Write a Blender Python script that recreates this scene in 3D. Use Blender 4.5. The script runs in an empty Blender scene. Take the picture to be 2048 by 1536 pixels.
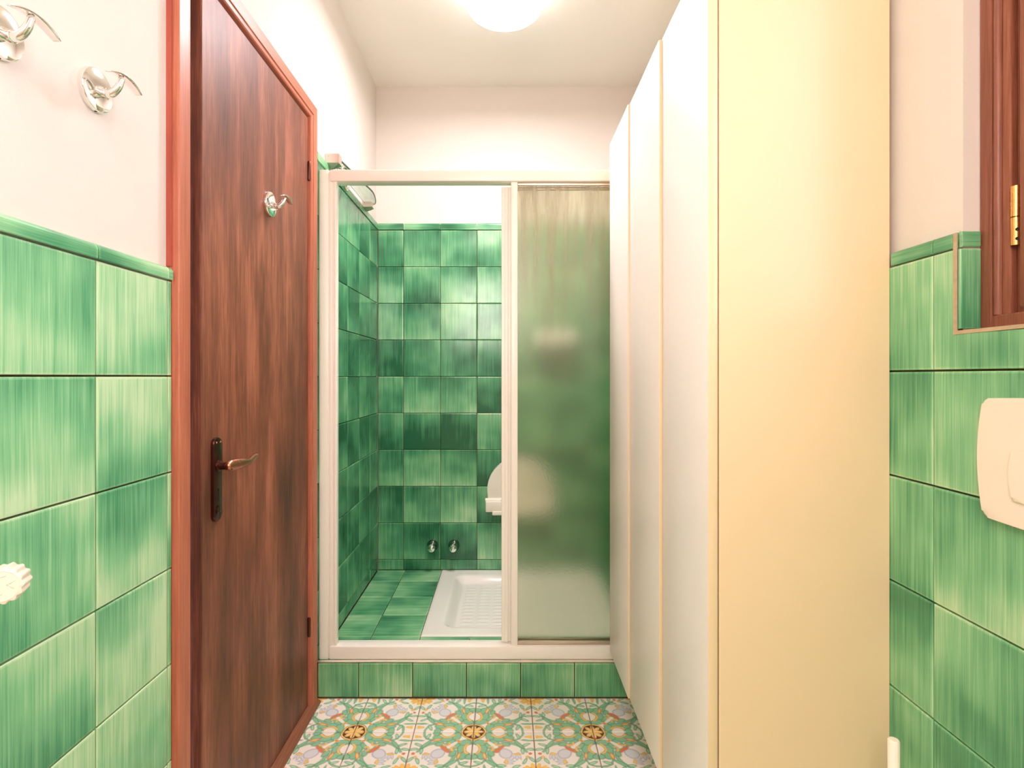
import bpy, bmesh, math, random
from mathutils import Vector, Matrix
random.seed(7)
S = bpy.context.scene
COL = S.collection
PI = math.pi

def lin(r, g, b):
    f = lambda c: (c/255/12.92) if c/255 <= 0.04045 else ((c/255+0.055)/1.055)**2.4
    return (f(r), f(g), f(b), 1.0)

# ------------------------------------------------------------------ camera, sky, lights, exposure
H = 1.19
cam_d = bpy.data.cameras.new('camera'); cam = bpy.data.objects.new('camera', cam_d); COL.objects.link(cam)
cam.location = (0, 0, H); cam.rotation_euler = (PI/2, 0, 0)
cam_d.sensor_fit = 'HORIZONTAL'; cam_d.sensor_width = 36.0
cam_d.lens = 36.0*1110/2048
cam_d.shift_x = 14/2048; cam_d.shift_y = -15/2048
cam_d.clip_start = 0.02
S.camera = cam

world = bpy.data.worlds.new('world'); S.world = world
world.use_nodes = True
bg = world.node_tree.nodes['Background']
bg.inputs['Color'].default_value = (1.0, 0.94, 1.10, 1)
bg.inputs['Strength'].default_value = 10.5

S.view_settings.view_transform = 'Standard'
S.view_settings.look = 'None'
S.view_settings.gamma = 1.0
S.view_settings.use_curve_mapping = False
S.view_settings.exposure = 0.60
S.cycles.use_denoising = True
S.cycles.max_bounces = 12
S.cycles.diffuse_bounces = 8
S.cycles.glossy_bounces = 5
S.cycles.transmission_bounces = 8
S.cycles.sample_clamp_indirect = 6.0
LAMP_FAR = 3.6          # emission of the drum lamp by the shower
LAMP_NEAR = 4.5         # emission of the drum lamp over the near half of the room
LAMP_FAR_DOWN = 112.0     # brighter flat diffuser under the drum
LAMP_NEAR_DOWN = 30.0
LAMP_FAR_COL = (1.0, 0.91, 0.95)
LAMP_NEAR_COL = (1.0, 0.85, 0.79)

# unseen area light added behind the camera to even out the brightness
fl_d = bpy.data.lights.new('fill_light', 'AREA'); fl = bpy.data.objects.new('fill_light', fl_d); COL.objects.link(fl)
fl_d.shape = 'RECTANGLE'; fl_d.size = 0.7; fl_d.size_y = 0.9; fl_d.energy = 18.0; fl_d.color = (1.0, 0.86, 0.80)
fl.location = (-0.25, -0.70, 1.95); fl.rotation_euler = (math.radians(90-40), 0, math.radians(-9))

# ------------------------------------------------------------------ node helpers
class NT:
    def __init__(s, name):
        s.m = bpy.data.materials.new(name); s.m.use_nodes = True
        s.t = s.m.node_tree; s.n = s.t.nodes; s.l = s.t.links
        s.bsdf = s.n['Principled BSDF']
    def node(s, typ, **kw):
        nd = s.n.new(typ)
        for k, v in kw.items(): setattr(nd, k, v)
        return nd
    def set(s, sock, v):
        if hasattr(v, 'is_linked'): s.l.new(v, sock)
        elif v is not None: sock.default_value = v
    def math(s, op, a, b=None, c=None, clamp=False):
        nd = s.node('ShaderNodeMath', operation=op, use_clamp=clamp)
        for i, v in enumerate((a, b, c)):
            if v is not None: s.set(nd.inputs[i], v)
        return nd.outputs[0]
    def mix(s, fac, a, b, blend='MIX'):
        nd = s.node('ShaderNodeMix', data_type='RGBA', blend_type=blend)
        s.set(nd.inputs[0], fac); s.set(nd.inputs[6], a); s.set(nd.inputs[7], b)
        return nd.outputs[2]
    def maprange(s, v, a, b, c=0.0, d=1.0, smooth=False):
        nd = s.node('ShaderNodeMapRange', interpolation_type='SMOOTHSTEP' if smooth else 'LINEAR')
        for i, x in enumerate((v, a, b, c, d)): s.set(nd.inputs[i], x)
        return nd.outputs[0]
    def noise(s, vec, scale=5, detail=3, rough=0.5, dim='3D'):
        nd = s.node('ShaderNodeTexNoise', noise_dimensions=dim)
        if vec is not None: s.l.new(vec, nd.inputs['Vector'])
        nd.inputs['Scale'].default_value = scale; nd.inputs['Detail'].default_value = detail
        nd.inputs['Roughness'].default_value = rough
        return nd.outputs['Fac']
    def mapping(s, vec, loc=(0,0,0), rot=(0,0,0), scale=(1,1,1), typ='POINT'):
        nd = s.node('ShaderNodeMapping', vector_type=typ)
        s.l.new(vec, nd.inputs['Vector'])
        if typ != 'VECTOR' and 'Location' in nd.inputs: nd.inputs['Location'].default_value = loc
        nd.inputs['Rotation'].default_value = rot; nd.inputs['Scale'].default_value = scale
        return nd.outputs[0]
    def ramp(s, fac, stops):
        nd = s.node('ShaderNodeValToRGB')
        while len(nd.color_ramp.elements) < len(stops): nd.color_ramp.elements.new(0.5)
        for e, (p, c) in zip(nd.color_ramp.elements, stops): e.position = p; e.color = c
        s.l.new(fac, nd.inputs[0]); return nd.outputs[0]
    def obj_coord(s): return s.node('ShaderNodeTexCoord').outputs['Object']
    def gen_coord(s): return s.node('ShaderNodeTexCoord').outputs['Generated']
    def pos(s): return s.node('ShaderNodeNewGeometry').outputs['Position']
    def bump(s, h, strength=0.2, dist=0.002):
        nd = s.node('ShaderNodeBump'); nd.inputs['Strength'].default_value = strength
        nd.inputs['Distance'].default_value = dist; s.l.new(h, nd.inputs['Height'])
        s.l.new(nd.outputs[0], s.bsdf.inputs['Normal'])
    def P(s, **kw):
        for k, v in kw.items(): s.set(s.bsdf.inputs[k.replace('_', ' ')], v)
        return s.m

def plain(name, col, rough=0.5, metal=0.0, var=0.04, scale=30, coat=0.0, bump=0.0):
    t = NT(name)
    n = t.noise(t.obj_coord(), scale, 3)
    c2 = tuple(max(0, x*(1-var*2)) for x in col[:3]) + (1,)
    t.P(Base_Color=t.mix(n, c2, col), Roughness=rough, Metallic=metal, Coat_Weight=coat)
    if bump: t.bump(n, bump, 0.001)
    return t.m

# ------------------------------------------------------------------ materials
def mat_tile():
    t = NT('brushed_green_glaze')
    oc = t.obj_coord()
    info = t.node('ShaderNodeObjectInfo')
    wn = t.node('ShaderNodeTexWhiteNoise', noise_dimensions='1D'); t.l.new(info.outputs['Random'], wn.inputs['W'])
    sr = t.node('ShaderNodeSeparateColor'); t.l.new(wn.outputs['Color'], sr.inputs[0])
    r1, r2, r3 = sr.outputs
    off = t.node('ShaderNodeCombineXYZ')
    t.l.new(t.math('MULTIPLY', r1, 37.0), off.inputs[0]); t.l.new(t.math('MULTIPLY', r2, 53.0), off.inputs[1])
    t.l.new(t.math('MULTIPLY', r3, 29.0), off.inputs[2])
    add = t.node('ShaderNodeVectorMath', operation='ADD'); t.l.new(oc, add.inputs[0]); t.l.new(off.outputs[0], add.inputs[1])
    p = add.outputs[0]
    st1 = t.noise(t.mapping(p, scale=(1, 0.018, 1)), 300, 3, 0.65)      # fine brush hairs
    st2 = t.noise(t.mapping(p, scale=(1, 0.05, 1)), 60, 2, 0.6)         # broad brush strokes
    low = t.noise(p, 9, 1, 0.5)                                          # pooling of the glaze
    sx = t.node('ShaderNodeSeparateXYZ'); t.l.new(oc, sx.inputs[0])
    ang = t.math('MULTIPLY', r2, 2*PI)
    gx = t.math('MULTIPLY', sx.outputs[0], t.math('COSINE', ang))
    gy = t.math('MULTIPLY', sx.outputs[1], t.math('SINE', ang))
    g = t.math('MULTIPLY', t.math('ADD', t.math('MULTIPLY', gx, 0.7), t.math('MULTIPLY', gy, 1.5)), 1.7)
    tone = t.node('ShaderNodeSeparateColor'); t.l.new(info.outputs['Color'], tone.inputs[0])   # each tile's own glaze tone, with its wall's light level mixed in
    f = t.math('ADD', g, tone.outputs[0])
    f = t.math('ADD', f, t.math('MULTIPLY_ADD', low, 0.66, -0.33))
    f = t.math('ADD', f, t.math('MULTIPLY_ADD', st1, 0.66, -0.33))
    f = t.math('ADD', f, t.math('MULTIPLY_ADD', st2, 0.46, -0.23))
    gen = t.gen_coord()
    sg = t.node('ShaderNodeSeparateXYZ'); t.l.new(gen, sg.inputs[0])
    ex = t.math('ABSOLUTE', t.math('SUBTRACT', sg.outputs[0], 0.5)); ey = t.math('ABSOLUTE', t.math('SUBTRACT', sg.outputs[1], 0.5))
    edge = t.maprange(t.math('MAXIMUM', ex, ey), 0.475, 0.5, 0, 0.25)    # glaze runs thin on the arris
    f = t.math('ADD', f, edge, clamp=True)
    col = t.ramp(f, [(0.0, TILE_DARK), (0.35, TILE_MID), (0.68, TILE_SOFT), (1.0, TILE_LIGHT)])
    t.P(Base_Color=col, Roughness=0.13, Specular_IOR_Level=0.5)
    t.bump(t.math('ADD', t.math('MULTIPLY', st1, 0.25), low), 0.10, 0.004)
    return t.m
TILE_DARK = lin(36, 98, 66)
TILE_MID = lin(78, 148, 106)
TILE_SOFT = lin(128, 188, 138)
TILE_LIGHT = lin(186, 216, 172)

def mat_plaster(name, col):
    t = NT(name)
    n = t.noise(t.pos(), 160, 4, 0.6); n2 = t.noise(t.pos(), 3, 2)
    c2 = tuple(x*0.965 for x in col[:3]) + (1,)
    t.P(Base_Color=t.mix(n2, c2, col), Roughness=0.9, Specular_IOR_Level=0.2)
    t.bump(n, 0.25, 0.0015)
    return t.m

def mat_wood(name, dark, mid, light, rough=0.38, axis=2, blot=1.0, fine=90):
    t = NT(name)
    sc = [1, 1, 1]; sc[axis] = 0.03
    sc2 = [1, 1, 1]; sc2[axis] = 0.22
    p = t.pos()
    fineN = t.noise(t.mapping(p, scale=tuple(sc)), fine*2.5, 4, 0.65)
    strk = t.noise(t.mapping(p, scale=tuple(sc)), fine*0.45, 3, 0.6)
    bl = t.noise(t.mapping(p, scale=tuple(sc2)), 7, 4, 0.62)
    f = t.math('ADD', t.math('MULTIPLY_ADD', fineN, 0.75, 0.125), t.math('MULTIPLY_ADD', strk, 0.40, -0.20))
    f = t.math('ADD', f, t.math('MULTIPLY', t.math('SUBTRACT', bl, 0.5), 1.25*blot), clamp=True)
    col = t.ramp(f, [(0.12, dark), (0.5, mid), (0.9, light)])
    t.P(Base_Color=col, Roughness=rough, Coat_Weight=0.04, Coat_Roughness=0.35, Specular_IOR_Level=0.35)
    t.bump(fineN, 0.12, 0.001)
    return t.m

def mat_floor():
    """hand painted majolica: the repeat is 2 x 2 tiles round a medallion, folded into one quarter, then along its diagonal"""
    t = NT('painted_majolica')
    p = t.pos()
    sp = t.node('ShaderNodeSeparateXYZ'); t.l.new(p, sp.inputs[0])
    wob = t.noise(p, 28, 2)
    w = t.math('MULTIPLY_ADD', wob, 0.05, -0.025)
    u = t.math('PINGPONG', t.math('MULTIPLY', t.math('ADD', sp.outputs[0], 0.505+4.0), 5.0), 1.0)
    v = t.math('PINGPONG', t.math('MULTIPLY', t.math('ADD', sp.outputs[1], -1.858+4.0), 5.0), 1.0)
    u = t.math('ADD', u, w); v = t.math('ADD', v, w)
    hi = t.math('MAXIMUM', u, v); lo = t.math('MINIMUM', u, v)
    cmb = t.node('ShaderNodeCombineXYZ'); t.l.new(hi, cmb.inputs[0]); t.l.new(lo, cmb.inputs[1])
    Q = cmb.outputs[0]
    WHITE = lin(252, 245, 238)
    GREEN = lin(140, 202, 164); DGREEN = lin(88, 154, 116); LGREEN = lin(176, 222, 190)
    YEL = lin(250, 208, 110); ORA = lin(238, 150, 88); RED = lin(228, 128, 84); BLU = lin(226, 228, 236); BLU2 = lin(172, 176, 206)
    BRN = lin(74, 32, 26)
    state = {'c': WHITE}
    def length(vec):
        nd = t.node('ShaderNodeVectorMath', operation='LENGTH'); t.l.new(vec, nd.inputs[0]); return nd.outputs['Value']
    def ell(cx, cy, rx, ry, deg, fill, rim=None, rimw=0.28):
        d = length(t.mapping(Q, loc=(cx, cy, 0), rot=(0, 0, math.radians(deg)), scale=(rx, ry, 1), typ='TEXTURE'))
        c = fill
        if rim is not None: c = t.mix(t.maprange(d, 1-rimw-0.12, 1-rimw*0.3), fill, rim)
        soft = min(0.25, 0.012/min(rx, ry))
        state['c'] = t.mix(t.maprange(d, 1+soft, 1-soft), state['c'], c)
    def arc(cx, cy, rx, ry, deg, wd, fill, half=None, rim=None):
        """ring of relative width wd; half = keep only where local y > half"""
        q = t.mapping(Q, loc=(cx, cy, 0), rot=(0, 0, math.radians(deg)), scale=(rx, ry, 1), typ='TEXTURE')
        d = t.math('ABSOLUTE', t.math('SUBTRACT', length(q), 1.0))
        m = t.maprange(d, wd+0.06, wd-0.02)
        if half is not None:
            s = t.node('ShaderNodeSeparateXYZ'); t.l.new(q, s.inputs[0])
            m = t.math('MULTIPLY', m, t.maprange(s.outputs[1], half-0.04, half+0.04))
        c = fill if rim is None else t.mix(t.maprange(d, wd*0.45, wd*0.95), fill, rim)
        state['c'] = t.mix(m, state['c'], c)
    # vines
    arc(0.60, 0.0, 0.225, 0.225, 0, 0.060, GREEN, rim=DGREEN)
    arc(0.62, 0.62, 0.42, 0.40, -35, 0.055, GREEN, -0.0 + 0.0, DGREEN) if False else None
    arc(0.70, 0.72, 0.25, 0.46, 160, 0.060, GREEN, 0.30, DGREEN)
    ell(0.75, 0.31, 0.13, 0.034, 52, GREEN, DGREEN)
    ell(0.90, 0.215, 0.11, 0.022, 2, GREEN, DGREEN)
    for cx, cy, a in ((0.80, 0.47, 85), (0.93, 0.43, 8), (0.87, 0.325, -25), (0.74, 0.115, 70), (0.95, 0.67, 50), (0.83, 0.70, 115)):
        ell(cx, cy, 0.075, 0.030, a, LGREEN, DGREEN, 0.35)
    ell(0.88, 0.61, 0.030, 0.030, 0, YEL, ORA); ell(0.925, 0.535, 0.030, 0.030, 0, RED, ORA)
    # violet tulip with a yellow band, and small yellow tulip
    ell(0.72, 0.60, 0.028, 0.085, 8, BLU, BLU2); ell(0.685, 0.585, 0.022, 0.08, 24, BLU, BLU2); ell(0.755, 0.585, 0.022, 0.08, -12, BLU, BLU2)
    ell(0.718, 0.545, 0.060, 0.026, 4, YEL, lin(226, 176, 86))
    ell(0.905, 0.125, 0.062, 0.028, 0, YEL, lin(232, 180, 90)); ell(0.925, 0.10, 0.05, 0.013, -14, YEL); ell(0.925, 0.15, 0.05, 0.013, 14, YEL)
    # pale blue medallion on the diagonal
    ell(0.535, 0.535, 0.105, 0.125, -45, BLU, BLU2, 0.14)
    # green strap work
    ell(0.40, 0.11, 0.200, 0.140, 12, GREEN, DGREEN, 0.10)
    ell(0.27, 0.12, 0.070, 0.12, -10, GREEN, DGREEN, 0.16)
    ell(0.575, 0.13, 0.11, 0.070, 28, GREEN, DGREEN, 0.2)
    ell(0.61, 0.03, 0.060, 0.075, 0, GREEN, DGREEN, 0.2)
    ell(0.36, 0.255, 0.10, 0.040, 35, GREEN, DGREEN, 0.25)
    ell(0.53, 0.305, 0.080, 0.052, 22, GREEN, DGREEN, 0.25)
    ell(0.42, 0.0, 0.105, 0.105, 0, WHITE)
    arc(0.42, 0.035, 0.115, 0.095, 0, 0.17, YEL, 0.25, ORA)
    ell(0.585, 0.205, 0.090, 0.026, 14, YEL, RED, 0.45)
    arc(0.42, 0.30, 0.050, 0.042, 20, 0.35, YEL, -0.4, ORA)
    ell(0.435, 0.435, 0.036, 0.120, 45, RED, lin(212, 120, 84))
    ell(0.225, 0.225, 0.05, 0.026, -45, ORA, YEL)
    # medallion
    dm = length(Q)
    at = t.math('ARCTAN2', lo, hi)
    pet = t.math('ABSOLUTE', t.math('COSINE', t.math('MULTIPLY', at, 4.0)))
    prof = t.math('MULTIPLY_ADD', t.math('POWER', pet, 0.55), 0.105, 0.062)
    ring = t.mix(t.maprange(dm, 0.175, 0.184), BRN, t.mix(t.maprange(dm, 0.197, 0.213), YEL, lin(150, 96, 40)))
    petc = t.mix(t.maprange(t.math('SUBTRACT', prof, dm), 0.0, 0.035), lin(214, 150, 74), lin(250, 212, 132))
    med = t.mix(t.maprange(t.math('SUBTRACT', prof, dm), -0.004, 0.004), ring, petc)
    state['c'] = t.mix(t.maprange(dm, 0.219, 0.209), state['c'], med)
    # sunflower at the opposite corner
    sub = t.node('ShaderNodeVectorMath', operation='SUBTRACT'); t.l.new(Q, sub.inputs[0]); sub.inputs[1].default_value = (1, 1, 0)
    ds = length(sub.outputs[0])
    s2 = t.node('ShaderNodeSeparateXYZ'); t.l.new(sub.outputs[0], s2.inputs[0])
    a2 = t.math('ARCTAN2', s2.outputs[1], s2.outputs[0])
    pw = t.math('ABSOLUTE', t.math('COSINE', t.math('MULTIPLY', a2, 7.0)))
    pr = t.math('MULTIPLY_ADD', t.math('POWER', pw, 0.8), 0.085, 0.165)
    vein = t.maprange(pw, 0.0, 0.45)
    fc = t.mix(vein, lin(226, 138, 78), lin(252, 204, 104))
    fc = t.mix(t.maprange(ds, 0.095, 0.105), lin(253, 226, 140), t.mix(t.maprange(ds, 0.10, 0.135), lin(228, 140, 80), fc))
    state['c'] = t.mix(t.maprange(t.math('SUBTRACT', pr, ds), -0.008, 0.008), state['c'], fc)
    spk = t.noise(p, 300, 2)
    col = t.mix(t.maprange(spk, 0.35, 0.7, 0.0, 0.12), state['c'], lin(232, 214, 200))
    t.P(Base_Color=col, Roughness=0.22)
    return t.m

def mat_glass_frost():
    """hammered glass with pale streaks of lamp light painted in towards the top"""
    t = NT('hammered_shower_glass')
    p = t.pos()
    n1 = t.noise(t.mapping(p, scale=(1, 1, 0.75)), 150, 3, 0.6)
    sz = t.node('ShaderNodeSeparateXYZ'); t.l.new(p, sz.inputs[0])
    run = t.noise(t.mapping(p, scale=(1, 1, 0.10)), 24, 3, 0.6)  # streak pattern of the painted lamp haze
    lamp_haze = t.math('MULTIPLY', t.maprange(sz.outputs[2], 1.15, 1.85, 0.0, 1.0), t.maprange(run, 0.36, 0.70, 0.08, 0.52))  # streaky haze stands for lamp light scattered in the glass
    t.P(Base_Color=(0.91, 0.91, 0.80, 1), Roughness=0.20, IOR=1.42)
    t.bsdf.inputs['Transmission Weight'].default_value = 1.0
    t.bump(n1, 0.35, 0.001)
    df = t.node('ShaderNodeBsdfTranslucent'); df.inputs[0].default_value = lin(236, 226, 206)
    d2 = t.node('ShaderNodeBsdfDiffuse'); d2.inputs[0].default_value = lin(236, 226, 206)
    mx0 = t.node('ShaderNodeMixShader'); mx0.inputs[0].default_value = 0.5; t.l.new(df.outputs[0], mx0.inputs[1]); t.l.new(d2.outputs[0], mx0.inputs[2])
    mx = t.node('ShaderNodeMixShader'); t.l.new(lamp_haze, mx.inputs[0]); t.l.new(t.bsdf.outputs[0], mx.inputs[1]); t.l.new(mx0.outputs[0], mx.inputs[2])
    t.l.new(mx.outputs[0], t.n['Material Output'].inputs['Surface'])
    return t.m

def mat_clear_glass(name='clear_glass', col=(0.97, 1.0, 0.98, 1)):
    t = NT(name)
    n = t.noise(t.pos(), 2, 1)
    t.P(Base_Color=t.mix(n, col, tuple(x*0.99 for x in col[:3])+(1,)), Roughness=0.0, IOR=1.45)
    t.bsdf.inputs['Transmission Weight'].default_value = 1.0
    return t.m

def mat_emit(name, col, strength):
    t = NT(name)
    t.P(Base_Color=(0.9, 0.88, 0.84, 1), Roughness=0.3)
    t.bsdf.inputs['Emission Color'].default_value = tuple(col) + (1,)
    t.bsdf.inputs['Emission Strength'].default_value = strength
    return t.m

def mat_metal(name, col, rough):
    t = NT(name)
    n = t.noise(t.obj_coord(), 40, 2)
    t.P(Base_Color=col, Metallic=1.0, Roughness=t.maprange(n, 0, 1, rough*0.7, rough*1.3))
    return t.m

def mat_grout(name, col):
    t = NT(name)
    n = t.noise(t.pos(), 60, 4)
    t.P(Base_Color=t.mix(n, tuple(x*0.55 for x in col[:3])+(1,), col), Roughness=0.95)
    return t.m

M = dict(
    tile=mat_tile(), floor=mat_floor(),
    plaster=mat_plaster('plaster_wall', lin(220, 212, 204)),
    ceil=mat_plaster('plaster_ceiling', lin(247, 241, 234)),
    grout=mat_grout('brown_grout', lin(104, 76, 54)),
    floor_grout=mat_grout('pinkish_floor_grout', lin(196, 160, 138)),
    pale_grout=mat_grout('beige_grout', lin(205, 180, 145)),
    door=mat_wood('stained_door', lin(68, 42, 32), lin(124, 72, 52), lin(186, 116, 88), 0.48, 2, 1.1, 150),
    casing=mat_wood('stained_casing', lin(138, 74, 54), lin(178, 104, 78), lin(206, 134, 104), 0.42, 2, 0.35),
    backing=mat_wood('red_stained_strip', lin(128, 52, 40), lin(162, 74, 58), lin(182, 98, 80), 0.5, 2, 0.5),
    dark=mat_wood('shaded_jamb', lin(24, 11, 10), lin(36, 17, 15), lin(52, 26, 22), 0.5, 2, 0.5),  # near-black wood: the shade of the door gap is put into its colour
    window=mat_wood('window_walnut', lin(84, 44, 32), lin(134, 78, 58), lin(172, 108, 84), 0.36, 2, 0.35, 150),
    enamel=plain('white_enamelled_aluminium', lin(250, 245, 238), 0.28, 0, 0.004, 6),
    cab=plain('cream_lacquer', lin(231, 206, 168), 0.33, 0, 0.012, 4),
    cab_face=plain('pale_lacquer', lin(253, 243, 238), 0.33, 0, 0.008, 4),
    cab_gap_shade=plain('cabinet_gap_shade', lin(120, 84, 50), 0.7),
    ceramic=plain('white_ceramic', lin(244, 238, 232), 0.10, 0, 0.01, coat=0.3),
    plastic=plain('white_plastic', lin(244, 236, 222), 0.35, 0, 0.01),
    cream=plain('cream_plastic', lin(238, 225, 208), 0.38, 0, 0.015),
    chrome=mat_metal('chrome', (0.90, 0.88, 0.86, 1), 0.06),
    dark_chrome=mat_metal('dark_reflection_chrome', (0.30, 0.31, 0.29, 1), 0.14), green_edge=plain('dark_green_glass_edge', lin(58, 84, 62), 0.2, 0, 0.05),  # tap domes: dark reflections put into the base colour
    nickel=mat_metal('satin_nickel', (0.62, 0.54, 0.47, 1), 0.30),
    bronze=mat_metal('aged_bronze', lin(96, 62, 52), 0.32),
    bronze_bright=mat_metal('worn_bronze', lin(196, 128, 104), 0.30),
    brass=mat_metal('brass', lin(224, 172, 100), 0.28),
    black=plain('black_void', lin(14, 10, 9), 0.8),
    silicone=plain('silicone', lin(232, 218, 200), 0.45, 0, 0.08, 40),
    frost=mat_glass_frost(), clear=mat_clear_glass(), shelfglass=mat_clear_glass('shelf_glass', (0.90, 0.97, 0.92, 1)),
    alu=mat_metal('brushed_aluminium', lin(206, 192, 174), 0.35),
    lamp=mat_emit('opal_glass_lit', LAMP_FAR_COL, LAMP_FAR), lamp2=mat_emit('opal_glass_lit_warm', LAMP_NEAR_COL, LAMP_NEAR),
    lampd=mat_emit('lit_diffuser', LAMP_FAR_COL, LAMP_FAR_DOWN), lamp2d=mat_emit('lit_diffuser_warm', LAMP_NEAR_COL, LAMP_NEAR_DOWN),
)

# ------------------------------------------------------------------ mesh helpers
def meta(o, label=None, cat=None, group=None, kind=None):
    if label: o['label'] = label
    if cat: o['category'] = cat
    if group: o['group'] = group
    if kind: o['kind'] = kind
    return o
def link(name, me, parent=None):
    o = bpy.data.objects.new(name, me); COL.objects.link(o)
    if parent is not None: o.parent = parent
    return o
def obj(name, bm, mat, parent=None, smooth=False, angle=None):
    bmesh.ops.recalc_face_normals(bm, faces=bm.faces[:])
    me = bpy.data.meshes.new(name); bm.to_mesh(me); bm.free()
    me.materials.append(mat)
    if smooth:
        me.polygons.foreach_set('use_smooth', [p.area < 0.0016 for p in me.polygons])
        if angle: me.set_sharp_from_angle(angle=math.radians(angle))
    return link(name, me, parent)
def empty(name, loc=(0,0,0)):
    o = bpy.data.objects.new(name, None); COL.objects.link(o); o.location = loc; o.empty_display_size = 0.05
    return o
def put(child, root):
    """parent a mesh built in world space under an Empty standing at the thing's base"""
    child.parent = root; child.matrix_parent_inverse = Matrix.Translation(root.location).inverted()
    return child
def box(bm, x0, x1, y0, y1, z0, z1, bev=0.0, seg=2):
    b = bmesh.new()
    vs = [b.verts.new((x, y, z)) for x in (x0, x1) for y in (y0, y1) for z in (z0, z1)]
    for f in ((0,1,3,2), (4,6,7,5), (0,4,5,1), (2,3,7,6), (0,2,6,4), (1,5,7,3)): b.faces.new([vs[i] for i in f])
    if bev > 0: bmesh.ops.bevel(b, geom=b.edges[:], offset=bev, segments=seg, profile=0.5, affect='EDGES')
    merge(bm, b); return bm
def merge(bm, b, mtx=None):
    if mtx is not None: bmesh.ops.transform(b, matrix=mtx, verts=b.verts[:])
    vm = {v: bm.verts.new(v.co) for v in b.verts}
    for f in b.faces:
        try: bm.faces.new([vm[v] for v in f.verts])
        except ValueError: pass
    b.free()
def lathe(bm, prof, mtx=None, n=40, cap=True):
    """prof: list of (r, z); turned about local Z"""
    b = bmesh.new(); rings = []
    for r, z in prof:
        if r < 1e-6: rings.append([b.verts.new((0, 0, z))])
        else: rings.append([b.verts.new((r*math.cos(2*PI*i/n), r*math.sin(2*PI*i/n), z)) for i in range(n)])
    for A, B in zip(rings, rings[1:]):
        for i in range(n):
            j = (i+1) % n
            if len(A) == 1 and len(B) == 1: continue
            if len(A) == 1: b.faces.new((A[0], B[i], B[j]))
            elif len(B) == 1: b.faces.new((A[i], B[0], A[j]))
            else: b.faces.new((A[i], B[i], B[j], A[j]))
    if cap:
        for R in (rings[0], rings[-1]):
            if len(R) > 1: b.faces.new(R)
    merge(bm, b, mtx); return bm
def sweep(bm, pts, radii, n=14, side=None):
    """tube along pts; radii: list of (ra, rb) along 'side' and across it"""
    pts = [Vector(p) for p in pts]; rings = []
    side = Vector(side or (0, 0, 1))
    for i, p in enumerate(pts):
        tg = (pts[min(i+1, len(pts)-1)] - pts[max(i-1, 0)]).normalized()
        s = (side - tg*side.dot(tg))
        if s.length < 1e-4: s = Vector((1, 0, 0)) - tg*tg.x
        s.normalize(); c = tg.cross(s)
        ra, rb = radii[i] if isinstance(radii[i], tuple) else (radii[i], radii[i])
        rings.append([bm.verts.new(p + s*ra*math.cos(2*PI*k/n) + c*rb*math.sin(2*PI*k/n)) for k in range(n)])
    for A, B in zip(rings, rings[1:]):
        for k in range(n):
            bm.faces.new((A[k], A[(k+1) % n], B[(k+1) % n], B[k]))
    bm.faces.new(rings[0]); bm.faces.new(rings[-1]); return bm
def bez(p, n=16):
    """Catmull-Rom through p"""
    p = [Vector(q) for q in p]; P = [2*p[0]-p[1]] + p + [2*p[-1]-p[-2]]; out = []
    for i in range(1, len(P)-2):
        for k in range(n):
            t = k/n; a, b, c, d = P[i-1:i+3]
            out.append(0.5*((2*b)+(c-a)*t+(2*a-5*b+4*c-d)*t*t+(3*b-a-3*c+d)*t**3))
    out.append(p[-1]); return out
def prism(bm, poly, mtx, depth, bev=0.0, seg=2):
    """polygon in local XY extruded to local Z = depth, front edge bevelled"""
    b = bmesh.new()
    lo = [b.verts.new((x, y, 0)) for x, y in poly]; hi = [b.verts.new((x, y, depth)) for x, y in poly]
    b.faces.new(lo[::-1]); top = b.faces.new(hi)
    for i in range(len(poly)):
        j = (i+1) % len(poly); b.faces.new((lo[i], lo[j], hi[j], hi[i]))
    if bev: bmesh.ops.bevel(b, geom=list(top.edges), offset=bev, segments=seg, profile=0.5, affect='EDGES')
    merge(bm, b, mtx); return bm
def frame(o, ux, uy, n):
    ux, uy, n, o = Vector(ux), Vector(uy), Vector(n), Vector(o)
    return Matrix(((ux.x, uy.x, n.x, o.x), (ux.y, uy.y, n.y, o.y), (ux.z, uy.z, n.z, o.z), (0, 0, 0, 1)))

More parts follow.
